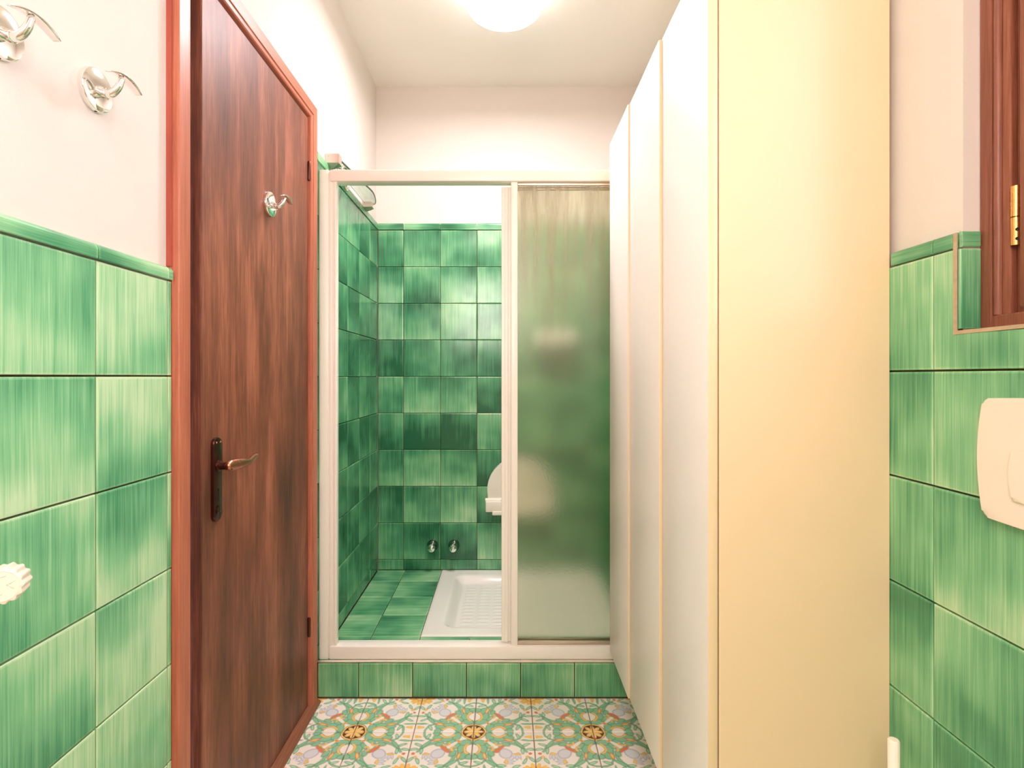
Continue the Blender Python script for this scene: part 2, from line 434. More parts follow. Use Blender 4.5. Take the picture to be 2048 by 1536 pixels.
# tiles -------------------------------------------------------------------
_tm = {}
def tile_mesh(w, h, th, mat, soft=0.004):
    k = (round(w, 4), round(h, 4), th, mat.name)
    if k in _tm: return _tm[k]
    bm = bmesh.new(); rings = []
    s = min(soft, w*0.2, h*0.2)
    for inset, z in ((0, 0), (0, th-0.0016), (s*0.25, th-0.0004), (s, th)):
        a, b = w/2-inset, h/2-inset
        rings.append([bm.verts.new(c) for c in ((-a, -b, z), (a, -b, z), (a, b, z), (-a, b, z))])
    for A, B in zip(rings, rings[1:]):
        for i in range(4): bm.faces.new((A[i], A[(i+1) % 4], B[(i+1) % 4], B[i]))
    bm.faces.new(rings[-1])
    me = bpy.data.meshes.new('tile'); bm.to_mesh(me); bm.free(); me.materials.append(mat)
    _tm[k] = me; return me
GAP = 0.0032
def lay(parent, o, ux, uy, us, vs, name='tile', mat=None, th=0.0095, skip=None, jitter=1.0, swap=False, tone=(0.3, 0.6), tones=None):
    """tiles on a plane; o = origin on the backing plane, us / vs = joint positions along ux / uy"""
    mat = mat or M['tile']
    ux, uy, o = Vector(ux), Vector(uy), Vector(o); n = ux.cross(uy)
    for a0, a1 in zip(us, us[1:]):
        for b0, b1 in zip(vs, vs[1:]):
            if skip and skip((a0+a1)/2, (b0+b1)/2): continue
            w, h = a1-a0-GAP, b1-b0-GAP
            if w < 0.006 or h < 0.006: continue
            c = o + ux*(a0+a1)/2 + uy*(b0+b1)/2 + n*random.uniform(-0.0003, 0.0003)*jitter
            X, Y = ux, uy
            if swap: X, Y, w, h = uy, -ux, h, w
            t = link(name, tile_mesh(w, h, th, mat), parent)
            tv = random.uniform(*tone)
            if tones: tv = tones.get((round((a0+a1)/2, 2), round((b0+b1)/2, 2)), tv)
            t.color = (tv, tv, tv, 1)
            m = frame(c, X, Y, n)
            j = 0.0022*jitter if min(w, h) > 0.1 else 0.0006
            m = m @ Matrix.Rotation(random.uniform(-j, j), 4, 'X') @ Matrix.Rotation(random.uniform(-j, j), 4, 'Y')
            t.matrix_local = m
def cap_tiles(parent, o, ux, us, n, z0, z1, th=0.014, tone=(0.25, 0.45)):
    """bullnose trim: rounded top edge, one object per piece; brush marks run lengthwise (local Y)"""
    ux, o, n = Vector(ux), Vector(o), Vector(n)
    hgt = z1-z0-GAP
    for a0, a1 in zip(us, us[1:]):
        L = a1-a0-GAP
        if L < 0.004: continue
        bm = bmesh.new(); prof = [(0, 0), (th-0.0012, 0), (th, 0.0012)]
        R = th*0.75
        for k in range(6):
            a = k/5*PI/2; prof.append((th-R+R*math.cos(a), hgt-R+R*math.sin(a)))
        prof.append((0, hgt))
        A = [bm.verts.new((q-hgt/2, -L/2, p)) for p, q in prof]; B = [bm.verts.new((q-hgt/2, L/2, p)) for p, q in prof]
        bm.faces.new(A); bm.faces.new(B[::-1])
        for i in range(len(prof)):
            j = (i+1) % len(prof); bm.faces.new((A[i], B[i], B[j], A[j]))
        t = obj('cap_tile', bm, M['tile'], parent)
        tv = random.uniform(*tone); t.color = (tv, tv, tv, 1)
        up = Vector((0, 0, 1))
        # local X = up, local Y = along the wall, local Z = out of the wall
        yv = n.cross(up)
        t.matrix_local = frame(o + ux*(a0+a1)/2 + Vector((0, 0, z0 + hgt/2 + GAP/2)), up, yv, n)

# ------------------------------------------------------------------ the setting: shell
XL, XR, YB, YF, ZC = -0.707, 0.747, 3.045, -1.15, 2.78
TL, TR, TB = -0.6955, 0.735, 3.0335          # tile faces
TH = 0.0095

# left wall with the door opening
DY0, DY1, DZ1 = 1.20, 1.985, 2.125
bm = bmesh.new()
box(bm, XL-0.12, XL, YF, DY0, 0, ZC); box(bm, XL-0.12, XL, DY1, YB, 0, ZC); box(bm, XL-0.12, XL, DY0, DY1, DZ1, ZC)
wall_left = meta(obj('wall_left', bm, M['plaster']), 'cream plaster left wall with green tiled dado and the wooden door in it', 'wall', kind='structure')
bm = bmesh.new()
box(bm, XL, TL-TH+0.001, -0.06, 1.159, 0, 1.388); box(bm, XL, TL-TH+0.001, 2.031, 3.04, 0.10, 1.995)
obj('grout', bm, M['grout'], wall_left)
zl = [0.0] + [0.191+0.2*i for i in range(6)] + [1.389]
zl[-2] = 1.191; zl = zl[:-1] + [1.389]
# seen from the room, wall_left faces +X: along = +Y, up = Z
lay(wall_left, (TL-TH, 0, 0), (0, 1, 0), (0, 0, 1), [-0.055, 0.145, 0.345, 0.545, 0.745, 0.945, 1.145, 1.159], zl, tone=(0.62, 0.82))  # paler tones carry the window light on this wall
cap_tiles(wall_left, (TL-TH-0.001, 0, 0), (0, 1, 0), [-0.055, 0.145, 0.345, 0.545, 0.745, 0.945, 1.145, 1.159], (1, 0, 0), 1.389, 1.4185, tone=(0.5, 0.6))
ZSH = [0.1325, 0.19] + [0.39+0.2*i for i in range(9)]
lay(wall_left, (TL-TH, 0, 0), (0, 1, 0), (0, 0, 1), [2.032, 2.056, 2.256, 2.456, 2.656, 2.856, 3.031], ZSH, tone=(0.15, 0.38))  # darker tones carry the dimmer light inside the shower
cap_tiles(wall_left, (TL-TH-0.001, 0, 0), (0, 1, 0), [2.032, 2.056, 2.256, 2.456, 2.656, 2.856, 3.031], (1, 0, 0), 1.99, 2.03)

# back wall
bm = bmesh.new(); box(bm, XL-0.12, XR+0.3, YB, YB+0.12, 0, ZC)
wall_back = meta(obj('wall_back', bm, M['plaster']), 'back wall of the shower, green square tiles below cream plaster', 'wall', kind='structure')
bm = bmesh.new(); box(bm, TL, TR, TB+TH-0.001, YB, 0.10, 1.995); obj('grout', bm, M['grout'], wall_back)
xb = [TL+0.001, -0.555, -0.353, -0.153, 0.047, 0.247, 0.447, 0.647, TR-0.001]
_z = [(ZSH[i]+ZSH[i+1])/2 for i in range(10)][::-1]
_rows = [(.40,.45,.45,.54), (.46,.40,.50,.58), (.52,.42,.60,.52), (.12,.34,.30,.30), (.42,.60,.48,.15), (.30,.18,.04,.55), (.40,.56,.50,.20), (.24,.45,.60,.32), (.44,.26,.20,.55), (.42,.26,.34,.48)]
BACK = {(round((xb[c]+xb[c+1])/2, 2), round(_z[r], 2)): _rows[r][c]-0.05 for r in range(10) for c in range(4)}
lay(wall_back, (0, TB+TH, 0), (1, 0, 0), (0, 0, 1), xb, ZSH, tones=BACK)
cap_tiles(wall_back, (0, TB+TH+0.001, 0), (1, 0, 0), xb, (0, -1, 0), 1.99, 2.03)

# right wall with the window opening
WY0, WY1, WZ0, WZ1 = 0.10, 0.905, 1.264, 2.42
bm = bmesh.new()
box(bm, XR, XR+0.28, YF, WY0, 0, ZC); box(bm, XR, XR+0.28, WY1, YB, 0, ZC)
box(bm, XR, XR+0.28, WY0, WY1, 0, WZ0); box(bm, XR, XR+0.28, WY0, WY1, WZ1, ZC)
wall_right = meta(obj('wall_right', bm, M['plaster']), 'cream plaster right wall with green tiled dado below the window', 'wall', kind='structure')
ZR0 = 0.0
zr = [0.0, 0.2, 0.4, 0.601, 0.802, 1.002, 1.2]
yr = [-0.047, 0.153, 0.353, 0.553, 0.753, 0.953, 1.153, 1.353, 1.553, 1.753, 1.953, 2.05]
bm = bmesh.new()
box(bm, TR+TH-0.001, XR, -0.05, 2.05, 0, 1.258); box(bm, TR+TH-0.001, XR, WY1, 2.05, 1.258, 1.398)
box(bm, TR+TH-0.001, XR, 2.05, 3.04, 0.10, 1.995)
obj('grout', bm, M['grout'], wall_right)
# faces -X: along = -Y, up = Z ; use negative positions
ny = [-v for v in yr][::-1]
lay(wall_right, (TR+TH, 0, 0), (0, -1, 0), (0, 0, 1), ny, zr, tone=(0.50, 0.70))
lay(wall_right, (TR+TH, 0, 0), (0, -1, 0), (0, 0, 1), [-v for v in yr if v >= 0.95][::-1], [1.2, 1.399], tone=(0.45, 0.6))
lay(wall_right, (TR+TH, 0, 0), (0, -1, 0), (0, 0, 1), [-v for v in yr if v <= 0.76][::-1], [1.2, 1.259], tone=(0.55, 0.65))
# the L shaped tile at the window corner
bm = bmesh.new()
prism(bm, [(-0.953+GAP/2, 1.2+GAP/2), (-0.753-GAP/2, 1.2+GAP/2), (-0.753-GAP/2, 1.258), (-0.910, 1.258), (-0.910, 1.399-GAP/2), (-0.953+GAP/2, 1.399-GAP/2)],
      Matrix.Translation((0.853, -1.3, 0)), TH, 0.0012, 1)
t = obj('tile', bm, M['tile'], wall_right); t.color = (0.62, 0.62, 0.62, 1); t.matrix_local = frame(Vector((TR+TH, 0.853, 1.3)), (0, -1, 0), (0, 0, 1), (-1, 0, 0))
cap_tiles(wall_right, (TR+TH+0.001, 0, 0), (0, 1, 0), [0.910, 0.953, 1.0575], (-1, 0, 0), 1.399, 1.428, th=0.011)
# tiled reveal (faces the near half of the room) and its cap
lay(wall_right, (0, WY1, 0), (1, 0, 0), (0, 0, 1), [0.7375, 0.7735], [1.266, 1.399], th=0.006)
cap_tiles(wall_right, (0, WY1+0.0005, 0), (1, 0, 0), [0.7395, 0.7715], (0, -1, 0), 1.399, 1.428, th=0.007)
bm = bmesh.new()
box(bm, 0.7345, 0.7375, 0.9045, 0.910, 1.258, 1.424); box(bm, 0.734, 0.775, WY0, 0.9095, 1.2585, 1.2645)
obj('grout_edge', bm, M['pale_grout'], wall_right)
# shower side of the right wall
lay(wall_right, (TR+TH, 0, 0), (0, -1, 0), (0, 0, 1), [-3.031, -2.856, -2.656, -2.456, -2.256, -2.056], ZSH)
cap_tiles(wall_right, (TR+TH+0.001, 0, 0), (0, 1, 0), [2.056, 2.256, 2.456, 2.656, 2.856, 3.031], (-1, 0, 0), 1.99, 2.03)

bm = bmesh.new(); box(bm, XL-0.12, XR+0.28, YF-0.12, YF, 0, ZC)
wall_front = meta(obj('wall_front', bm, M['plaster']), 'plain cream plaster wall behind the near end of the room', 'wall', kind='structure')
bm = bmesh.new(); box(bm, XL-0.12, XR+0.3, YF-0.12, YB+0.12, ZC, ZC+0.1)
ceiling = meta(obj('ceiling', bm, M['ceil']), 'flat off-white plaster ceiling above the bathroom', 'ceiling', kind='structure')

bm = bmesh.new(); box(bm, XL-0.12, XR+0.28, YF-0.12, YB+0.12, -0.15, -0.0085)
floor = meta(obj('floor', bm, M['floor_grout']), 'floor of hand painted flower tiles in green, yellow and white', 'floor', kind='structure')
xf = [XL+0.001, -0.505, -0.305, -0.105, 0.095, 0.295, 0.495, 0.695, XR-0.001]
yf = [1.858-0.2*i for i in range(-1, 11)][::-1]; yf[-1] = 2.054
lay(floor, (0, 0, -0.0095), (1, 0, 0), (0, 1, 0), xf, yf, name='floor_tile', mat=M['floor'], th=0.0095, jitter=0.15)

# ------------------------------------------------------------------ tiled step and shower base
bm = bmesh.new()
box(bm, XL+0.002, XR-0.002, 2.0645, YB-0.002, 0, 0.085); box(bm, XL+0.002, -0.345, 2.0645, YB-0.002, 0.085, 0.1235)
box(bm, 0.506, XR-0.002, 2.0645, YB-0.002, 0.085, 0.1235); box(bm, -0.345, 0.506, 2.0645, 2.2555, 0.085, 0.1235)
step = meta(obj('trim_1', bm, M['grout']), 'raised shower step faced and paved with green tiles', 'step', kind='structure')
xs = [TL+0.001, -0.5425, -0.3425, -0.1425, 0.0575, 0.2575, 0.4575, 0.6575, TR-0.001]
lay(step, (0, 2.0645, 0), (1, 0, 0), (0, 0, 1), xs, [0.001, 0.128], tone=(0.48, 0.62))
# floor of the shower; brush marks run across (local Y along X)
lay(step, (0, 0, 0.1235), (1, 0, 0), (0, 1, 0), [TL+0.001, -0.543, -0.343, -0.142, 0.058, 0.258, 0.458, 0.658, TR-0.001], [2.0625, 2.256], swap=True, tone=(0.40, 0.64))
yst = [2.256, 2.459, 2.660, 2.866, 3.0325]
lay(step, (0, 0, 0.1235), (1, 0, 0), (0, 1, 0), [TL+0.001, -0.543, -0.3445], yst, swap=True, tone=(0.40, 0.64))
lay(step, (0, 0, 0.1235), (1, 0, 0), (0, 1, 0), [0.5055, 0.62, TR-0.001], yst, swap=True, tone=(0.40, 0.64))
bm = bmesh.new()
sweep(bm, [(-0.695+0.07*i, 2.062+random.uniform(-0.0008, 0.0008), 0.1325) for i in range(21)], [(random.uniform(0.0030, 0.0045), 0.006) for _ in range(21)], 8)
obj('sealant', bm, M['silicone'], step, True)['label'] = 'grubby pale sealant bead along the step edge'

# ------------------------------------------------------------------ door in the left wall
door = meta(empty('door_1', (-0.70, 1.62, 0)), 'reddish brown stained wooden door with bronze lever in the left wall', 'door', kind='structure')
def casing_pieces():
    """mitred architrave swept round the opening: profile (o = inward from outer edge, t = X height)"""
    prof = [(0.0, XL), (0.0, -0.6965), (0.004, -0.6955), (0.0045, -0.6860), (0.007, -0.684), (0.042, -0.684), (0.0445, -0.6875), (0.054, -0.6885), (0.057, -0.6915), (0.057, XL-0.03)]
    y0, y1, zt = 1.1605, 2.030, 2.170
    path = lambda o: [(y0+o, 0.0), (y0+o, zt-o), (y1-o, zt-o), (y1-o, 0.0)]
    for k in range(3):
        bm = bmesh.new()
        A = [bm.verts.new((x, *path(o)[k])) for o, x in prof]; B = [bm.verts.new((x, *path(o)[k+1])) for o, x in prof]
        bm.faces.new(A); bm.faces.new(B[::-1])
        for i in range(len(prof)):
            j = (i+1) % len(prof); bm.faces.new((A[i], A[j], B[j], B[i]))
        put(obj('casing', bm, (M['casing'], M['casing_h'], M['casing'])[k]), door)
M['casing_h'] = mat_wood('stained_casing_head', lin(138, 74, 54), lin(178, 104, 78), lin(206, 134, 104), 0.42, 1, 0.35)
casing_pieces()
bm = bmesh.new(); box(bm, XL, -0.6955, 1.1575, 1.1607, 1.42, 2.175)
put(obj('backing_strip', bm, M['backing']), door)['label'] = 'redder strip behind the near casing'
bm = bmesh.new()
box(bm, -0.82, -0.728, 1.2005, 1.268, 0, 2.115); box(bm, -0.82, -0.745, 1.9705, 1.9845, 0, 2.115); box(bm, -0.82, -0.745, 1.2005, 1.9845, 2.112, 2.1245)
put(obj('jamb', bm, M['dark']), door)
LX = -0.6995
leaf_bm = bmesh.new()
box(leaf_bm, LX-0.042, LX, 1.279, 1.9685, 0.022, 2.108, 0.0015, 1)
leaf = put(obj('door_leaf', leaf_bm, M['door']), door)
bm = bmesh.new(); box(bm, LX, LX+0.0012, 1.2795, 1.297, 0.03, 2.10, 0.0005, 1)
put(obj('edge_lip', bm, M['door']), door)
bm = bmesh.new()
poly = [(-0.745, 0.0), (-0.672, 0.0), (-0.674, 0.006), (-0.694, 0.019), (-0.699, 0.021), (-0.745, 0.021)]
A = [bm.verts.new((x, 1.218, z)) for x, z in poly]; B = [bm.verts.new((x, 2.029, z)) for x, z in poly]
bm.faces.new(A); bm.faces.new(B[::-1])
for i in range(len(poly)): bm.faces.new((A[i], A[(i+1) % 6], B[(i+1) % 6], B[i]))
M['thresh'] = mat_wood('stained_threshold', lin(96, 56, 42), lin(140, 86, 64), lin(172, 112, 86), 0.45, 1, 0.4)
put(obj('threshold', bm, M['thresh']), door)
for z in (0.30, 1.92):
    bm = bmesh.new(); lathe(bm, [(0.0, -0.036), (0.004, -0.034), (0.0055, -0.03), (0.0055, 0.03), (0.004, 0.034), (0.0, 0.036)], Matrix.Translation((LX+0.004, 1.9705, z)), 14)
    put(obj('hinge', bm, M['bronze'], None, True, 40), door)
# lever handle: back plate > screws, keyhole ; lever
bm = bmesh.new()
w, h = 0.0195, 0.106; poly = []
for cy, s in ((h-w, 0), (-(h-w), PI)):
    for k in range(13):
        a = s + k/12*PI; poly.append((w*math.cos(a), cy+0.75*w*math.sin(a)))
prism(bm, poly, frame((LX, 1.339, 0.942), (0, 1, 0), (0, 0, 1), (1, 0, 0)), 0.0075, 0.002)
plate = put(obj('back_plate', bm, M['bronze'], None, True, 35), door)
bm = bmesh.new()
for dy in (-0.008, 0.010):
    lathe(bm, [(0.0026, 0), (0.0022, 0.0016), (0, 0.002)], frame((LX+0.0073, 1.339+dy, 1.031), (0, 1, 0), (0, 0, 1), (1, 0, 0)), 12)
sc = obj('screw', bm, M['bronze_bright'], plate, True); sc.matrix_parent_inverse = plate.matrix_parent_inverse @ Matrix.Translation((0, 0, 0))
sc.matrix_parent_inverse = (Matrix.Translation(door.location) @ plate.matrix_parent_inverse).inverted()
bm = bmesh.new()
box(bm, LX+0.007, LX+0.0078, 1.3375, 1.3415, 0.892, 0.917)
lathe(bm, [(0.0042, 0), (0.0042, 0.0008), (0, 0.0008)], frame((LX+0.007, 1.3395, 0.916), (0, 1, 0), (0, 0, 1), (1, 0, 0)), 14)
kh = obj('keyhole', bm, M['black'], plate); kh.matrix_parent_inverse = sc.matrix_parent_inverse
bm = bmesh.new()
lathe(bm, [(0.0105, 0), (0.0105, 0.002), (0.006, 0.003), (0.0055, 0.0035), (0.0, 0.0035)], frame((LX+0.007, 1.339, 0.868), (0, 1, 0), (0, 0, 1), (1, 0, 0)), 22)
cy_ = obj('lock_cylinder', bm, M['bronze'], plate, True, 30); cy_.matrix_parent_inverse = sc.matrix_parent_inverse
bm = bmesh.new()
lathe(bm, [(0.0135, 0), (0.0135, 0.004), (0.0095, 0.006), (0.009, 0.016), (0.0105, 0.025), (0.0115, 0.031), (0.009, 0.036), (0, 0.038)],
      frame((LX+0.006, 1.341, 0.974), (0, 1, 0), (0, 0, 1), (1, 0, 0)), 24)
put(obj('handle_neck', bm, M['bronze'], None, True, 40), door)
bm = bmesh.new()
pts = bez([(LX+0.034, 1.328, 0.975), (LX+0.038, 1.350, 0.975), (LX+0.044, 1.385, 0.974), (LX+0.044, 1.420, 0.972), (LX+0.039, 1.452, 0.976), (LX+0.034, 1.485, 0.981)], 6)
N_ = len(pts); rad = []
for i in range(N_):
    s = i/(N_-1)
    hz = 0.0115*(1-s)**0.8 + 0.0062*s if s < 0.6 else 0.0085
    hz = [0.008, 0.0135, 0.0140, 0.0120, 0.0095, 0.0090, 0.0092, 0.0080, 0.004][min(8, int(s*8))]*(1-(s*8 % 1)) + [0.008, 0.0135, 0.0140, 0.0120, 0.0095, 0.0090, 0.0092, 0.0080, 0.004][min(8, int(s*8)+1)]*(s*8 % 1) if s < 1 else 0.004
    rad.append((hz, 0.0085*(1-0.35*s)))
sweep(bm, pts, rad, 14, (0, 0, 1))
put(obj('lever', bm, M['bronze_bright'], None, True), door)['label'] = 'worn bright bronze lever'

# ------------------------------------------------------------------ window in the right wall
win = meta(empty('window_1', (0.79, 0.50, WZ0)), 'dark walnut window frame with brass hinge in the right wall', 'window', kind='structure')
def ring_frame(bm, y0, y1, z0, z1, wd, x0, x1, bev=0.002):
    box(bm, x0, x1, y1-wd, y1, z0, z1, bev); box(bm, x0, x1, y0, y0+wd, z0, z1, bev)
    box(bm, x0, x1, y0+wd-0.001, y1-wd+0.001, z0, z0+wd, bev); box(bm, x0, x1, y0+wd-0.001, y1-wd+0.001, z1-wd, z1, bev)
wz0 = WZ0+0.001
bm = bmesh.new(); ring_frame(bm, WY0+0.001, WY1-0.0015, wz0, WZ1-0.001, 0.022, 0.7725, 0.86)
put(obj('outer_frame', bm, M['window']), win)
bm = bmesh.new()
Y1 = WY1-0.0015
for yy, r in ((Y1-0.029, 0.0065),):
    for y in (yy, WY0+0.001+0.029):
        sweep(bm, [(0.781, y, wz0+0.022), (0.781, y, WZ1-0.022)], [(r, 0.010)]*2, 16, (0, 1, 0))
put(obj('bead_moulding', bm, M['window'], None, True, 60), win)
bm = bmesh.new(); ring_frame(bm, WY0+0.037, Y1-0.0365, wz0+0.0005, WZ1-0.037, 0.0145, 0.7765, 0.85)
put(obj('inner_frame', bm, M['window']), win)
bm = bmesh.new(); ring_frame(bm, WY0+0.052, Y1-0.0515, wz0+0.021, WZ1-0.052, 0.012, 0.7860, 0.84)
put(obj('rebate', bm, M['window']), win)
ymid = (WY0+WY1)/2
for y0, y1 in ((ymid+0.003, Y1-0.0735), (WY0+0.0745, ymid-0.003)):
    bm = bmesh.new(); ring_frame(bm, y0, y1, wz0+0.027, WZ1-0.057, 0.055, 0.7675, 0.812, 0.005)
    sash = put(obj('sash', bm, M['window'], None, True, 40), win)
    bm = bmesh.new(); box(bm, 0.790, 0.795, y0+0.05, y1-0.05, wz0+0.078, WZ1-0.108)
    pn = obj('pane', bm, M['clear'], sash); pn.matrix_parent_inverse = (Matrix.Translation(win.location) @ sash.matrix_parent_inverse).inverted()
for zc in (1.435, 2.22):
    bm = bmesh.new()
    for a, b in ((zc-0.045, zc-0.003), (zc-0.0015, zc+0.045)):
        sweep(bm, [(0.7815, Y1-0.0575, a), (0.7815, Y1-0.0575, b)], [(0.0072, 0.0095)]*2, 18, (0, 1, 0))
    hg = put(obj('window_hinge', bm, M['brass'], None, True, 50), win)
    hg['label'] = 'brass hinge'
    bm = bmesh.new()
    for dz in (-0.022, -0.036):
        lathe(bm, [(0.0026, 0), (0.0026, 0.0009), (0, 0.0009)], frame((0.7760, Y1-0.0632, zc+dz), (0.62, -0.78, 0), (0, 0, 1), (-0.78, -0.62, 0)), 12)
    hh = obj('screw', bm, M['black'], hg); hh.matrix_parent_inverse = (Matrix.Translation(win.location) @ hg.matrix_parent_inverse).inverted()

# ------------------------------------------------------------------ shower enclosure
enc = meta(empty('shower_enclosure', (0, 2.09, 0.133)), 'white enamelled sliding shower enclosure with frosted glass standing on the green step', 'shower enclosure')
FY = 2.070
def part(name, mat, boxes, bev=0.003, smooth=False, root=None):
    bm = bmesh.new()
    for b in boxes: box(bm, *b, bev)
    return put(obj(name, bm, mat, None, True, 35), root or enc)
part('wall_profile', M['enamel'], [(TL+0.0005, -0.660, FY+0.002, 2.120, 0.1335, 1.963), (-0.6605, -0.6565, FY+0.006, 2.112, 0.1335, 1.961)], 0.0025)
part('post', M['enamel'], [(-0.657, -0.648, FY+0.004, 2.100, 0.1335, 1.945), (-0.6485, -0.640, FY+0.008, 2.102, 0.1335, 1.93), (-0.6405, -0.6295, FY+0.004, 2.10, 0.1335, 1.93)], 0.002)
part('wall_profile', M['enamel'], [(0.70, TR-0.0005, FY+0.002, 2.120, 0.1335, 1.963)], 0.0025)
part('top_rail', M['enamel'], [(-0.6555, 0.70, FY-0.002, 2.124, 1.918, 1.9625)], 0.006)
part('bottom_rail', M['enamel'], [(-0.6555, 0.70, FY-0.002, 2.124, 0.1335, 0.184)], 0.006)
def glass_panel(name, label, x0, x1, y, stile, z0, z1):
    bmf = bmesh.new()
    for b in stile: box(bmf, *b, 0.0022)
    box(bmf, x1-0.03, x1, y-0.008, y+0.008, z0, z1, 0.002)
    f = put(obj(name, bmf, M['enamel'], None, True, 35), enc)
    f['label'] = label
    pinv = (Matrix.Translation(enc.location) @ f.matrix_parent_inverse).inverted()
    bm = bmesh.new(); box(bm, stile[-1][1]-0.004, x1-0.028, y-0.002, y+0.002, z0+0.012, z1-0.012)
    g = obj('glass', bm, M['frost'], f); g.matrix_parent_inverse = pinv
    for a, b in ((z0, z0+0.013), (z1-0.011, z1)):
        bm = bmesh.new(); box(bm, stile[-1][1], x1-0.03, y-0.006, y+0.006, a, b, 0.0015)
        r = obj('glass_rail', bm, M['alu'], f, True, 35); r.matrix_parent_inverse = pinv
glass_panel('fixed_panel', 'front frosted panel with plain white stile', 0.022, 0.70, 2.086,
            [(0.0225, 0.0475, 2.076, 2.094, 0.184, 1.918)], 0.186, 1.917)
glass_panel('sliding_panel', 'sliding panel pushed behind the fixed one, with ribbed stile', -0.014, 0.62, 2.108,
            [(-0.0135, 0.0, 2.099, 2.119, 0.186, 1.908), (-0.0005, 0.012, 2.097, 2.117, 0.186, 1.908), (0.0118, 0.0235, 2.100, 2.116, 0.186, 1.908)], 0.186, 1.908)

# ------------------------------------------------------------------ shower tray
def tray():
    x0, x1, y0, y1 = -0.3430, 0.5040, 2.2575, 3.0315
    nx, ny_ = 150, 130
    bm = bmesh.new(); grid = []
    def sstep(a, b, v):
        t = max(0, min(1, (v-a)/(b-a))); return t*t*(3-2*t)
    cx, cy, hx, hy, r = (x0+x1)/2, (y0+y1)/2-0.005, (x1-x0)/2-0.075, (y1-y0)/2-0.075, 0.06
    for j in range(ny_+1):
        row = []
        for i in range(nx+1):
            x = x0+(x1-x0)*i/nx; y = y0+(y1-y0)*j/ny_
            qx, qy = abs(x-cx)-hx+r, abs(y-cy)-hy+r
            sd = math.hypot(max(qx, 0), max(qy, 0)) + min(max(qx, qy), 0) - r      # <0 inside
            z = 0.136 - 0.033*sstep(0.0, 0.055, -sd)
            e = min(x-x0, x1-x, y-y0, y1-y); z -= 0.0035*(1-sstep(0, 0.008, e))
            if sd < -0.075:
                px, py = ((x-cx)/0.072) % 1.0, ((y-cy)/0.036) % 1.0
                ex, ey = abs(px-0.5)/0.40, abs(py-0.5)/0.30
                z += 0.0028*max(0, 1-max(ex**4, ey**2)) if max(ex, ey) < 1 else 0
            row.append(bm.verts.new((x, y, z)))
        grid.append(row)
    for j in range(ny_):
        for i in range(nx): bm.faces.new((grid[j][i], grid[j][i+1], grid[j+1][i+1], grid[j+1][i]))
    edge = [grid[0][i] for i in range(nx+1)] + [grid[j][nx] for j in range(1, ny_+1)] + [grid[ny_][i] for i in range(nx-1, -1, -1)] + [grid[j][0] for j in range(ny_-1, 0, -1)]
    low = [bm.verts.new((v.co.x, v.co.y, 0.0855)) for v in edge]
    for i in range(len(edge)):
        k = (i+1) % len(edge); bm.faces.new((edge[i], low[i], low[k], edge[k]))
    bm.faces.new(low)
    root = meta(empty('shower_tray', ((x0+x1)/2, (y0+y1)/2, 0.0855)), 'square white ceramic shower tray with ribbed non-slip floor let into the green tiles', 'shower tray')
    put(obj('basin', bm, M['ceramic'], None, True, 60), root)
tray()

# ------------------------------------------------------------------ taps, seat, dish, shelf
def tap(x, z, label):
    root = meta(empty('tap', (x, TB, z)), label, 'tap', 'chrome taps on the shower wall')
    f = frame((x, TB+0.0006, z), (1, 0, 0), (0, 0, 1), (0, -1, 0))
    bm = bmesh.new(); lathe(bm, [(0.031, 0), (0.0315, 0.004), (0.029, 0.014), (0.022, 0.026), (0.016, 0.034), (0.0145, 0.040), (0, 0.040)], f, 32)
    put(obj('escutcheon', bm, M['dark_chrome'], None, True, 50), root)
    bm = bmesh.new(); lathe(bm, [(0.013, 0.038), (0.0195, 0.046), (0.0215, 0.056), (0.020, 0.066), (0.014, 0.072), (0.0, 0.074)], f, 28)
    box(bm, x-0.0035, x+0.0035, TB-0.074, TB-0.05, z-0.004, z+0.0245, 0.0015)
    put(obj('knob', bm, M['chrome'], None, True, 50), root)
tap(-0.3955, 0.268, 'chrome shower tap on the back wall, the one nearer the corner')
tap(-0.279, 0.268, 'chrome shower tap on the back wall, the one nearer the white folding seat')

def seat():
    cx = 0.082
    root = meta(empty('folding_bench', (cx, TB, 0.452)), 'white plastic folding seat tipped up against the tiled shower wall', 'bench')
    poly = []
    for k in range(25):
        a = PI*k/24; poly.append((0.178*math.cos(a), 0.178*math.sin(a)))
    poly += [(-0.178, -0.055), (0.178, -0.055)]
    bm = bmesh.new(); prism(bm, poly, frame((cx, TB-0.012, 0.5765), (1, 0, 0), (0, 0, 1), (0, -1, 0)), 0.030, 0.008, 3)
    put(obj('seat', bm, M['plastic'], None, True, 50), root)
    bm = bmesh.new()
    box(bm, cx-0.186, cx+0.186, TB-0.070, TB+0.0006, 0.464, 0.522, 0.006); box(bm, cx-0.150, cx+0.150, TB-0.078, TB-0.02, 0.450, 0.470, 0.003)
    put(obj('wall_bracket', bm, M['plastic'], None, True, 35), root)
    bm = bmesh.new(); sweep(bm, [(cx-0.188, TB-0.045, 0.525), (cx+0.188, TB-0.045, 0.525)], [0.010, 0.010], 14)
    put(obj('hinge_bar', bm, M['plastic'], None, True, 40), root)
seat()

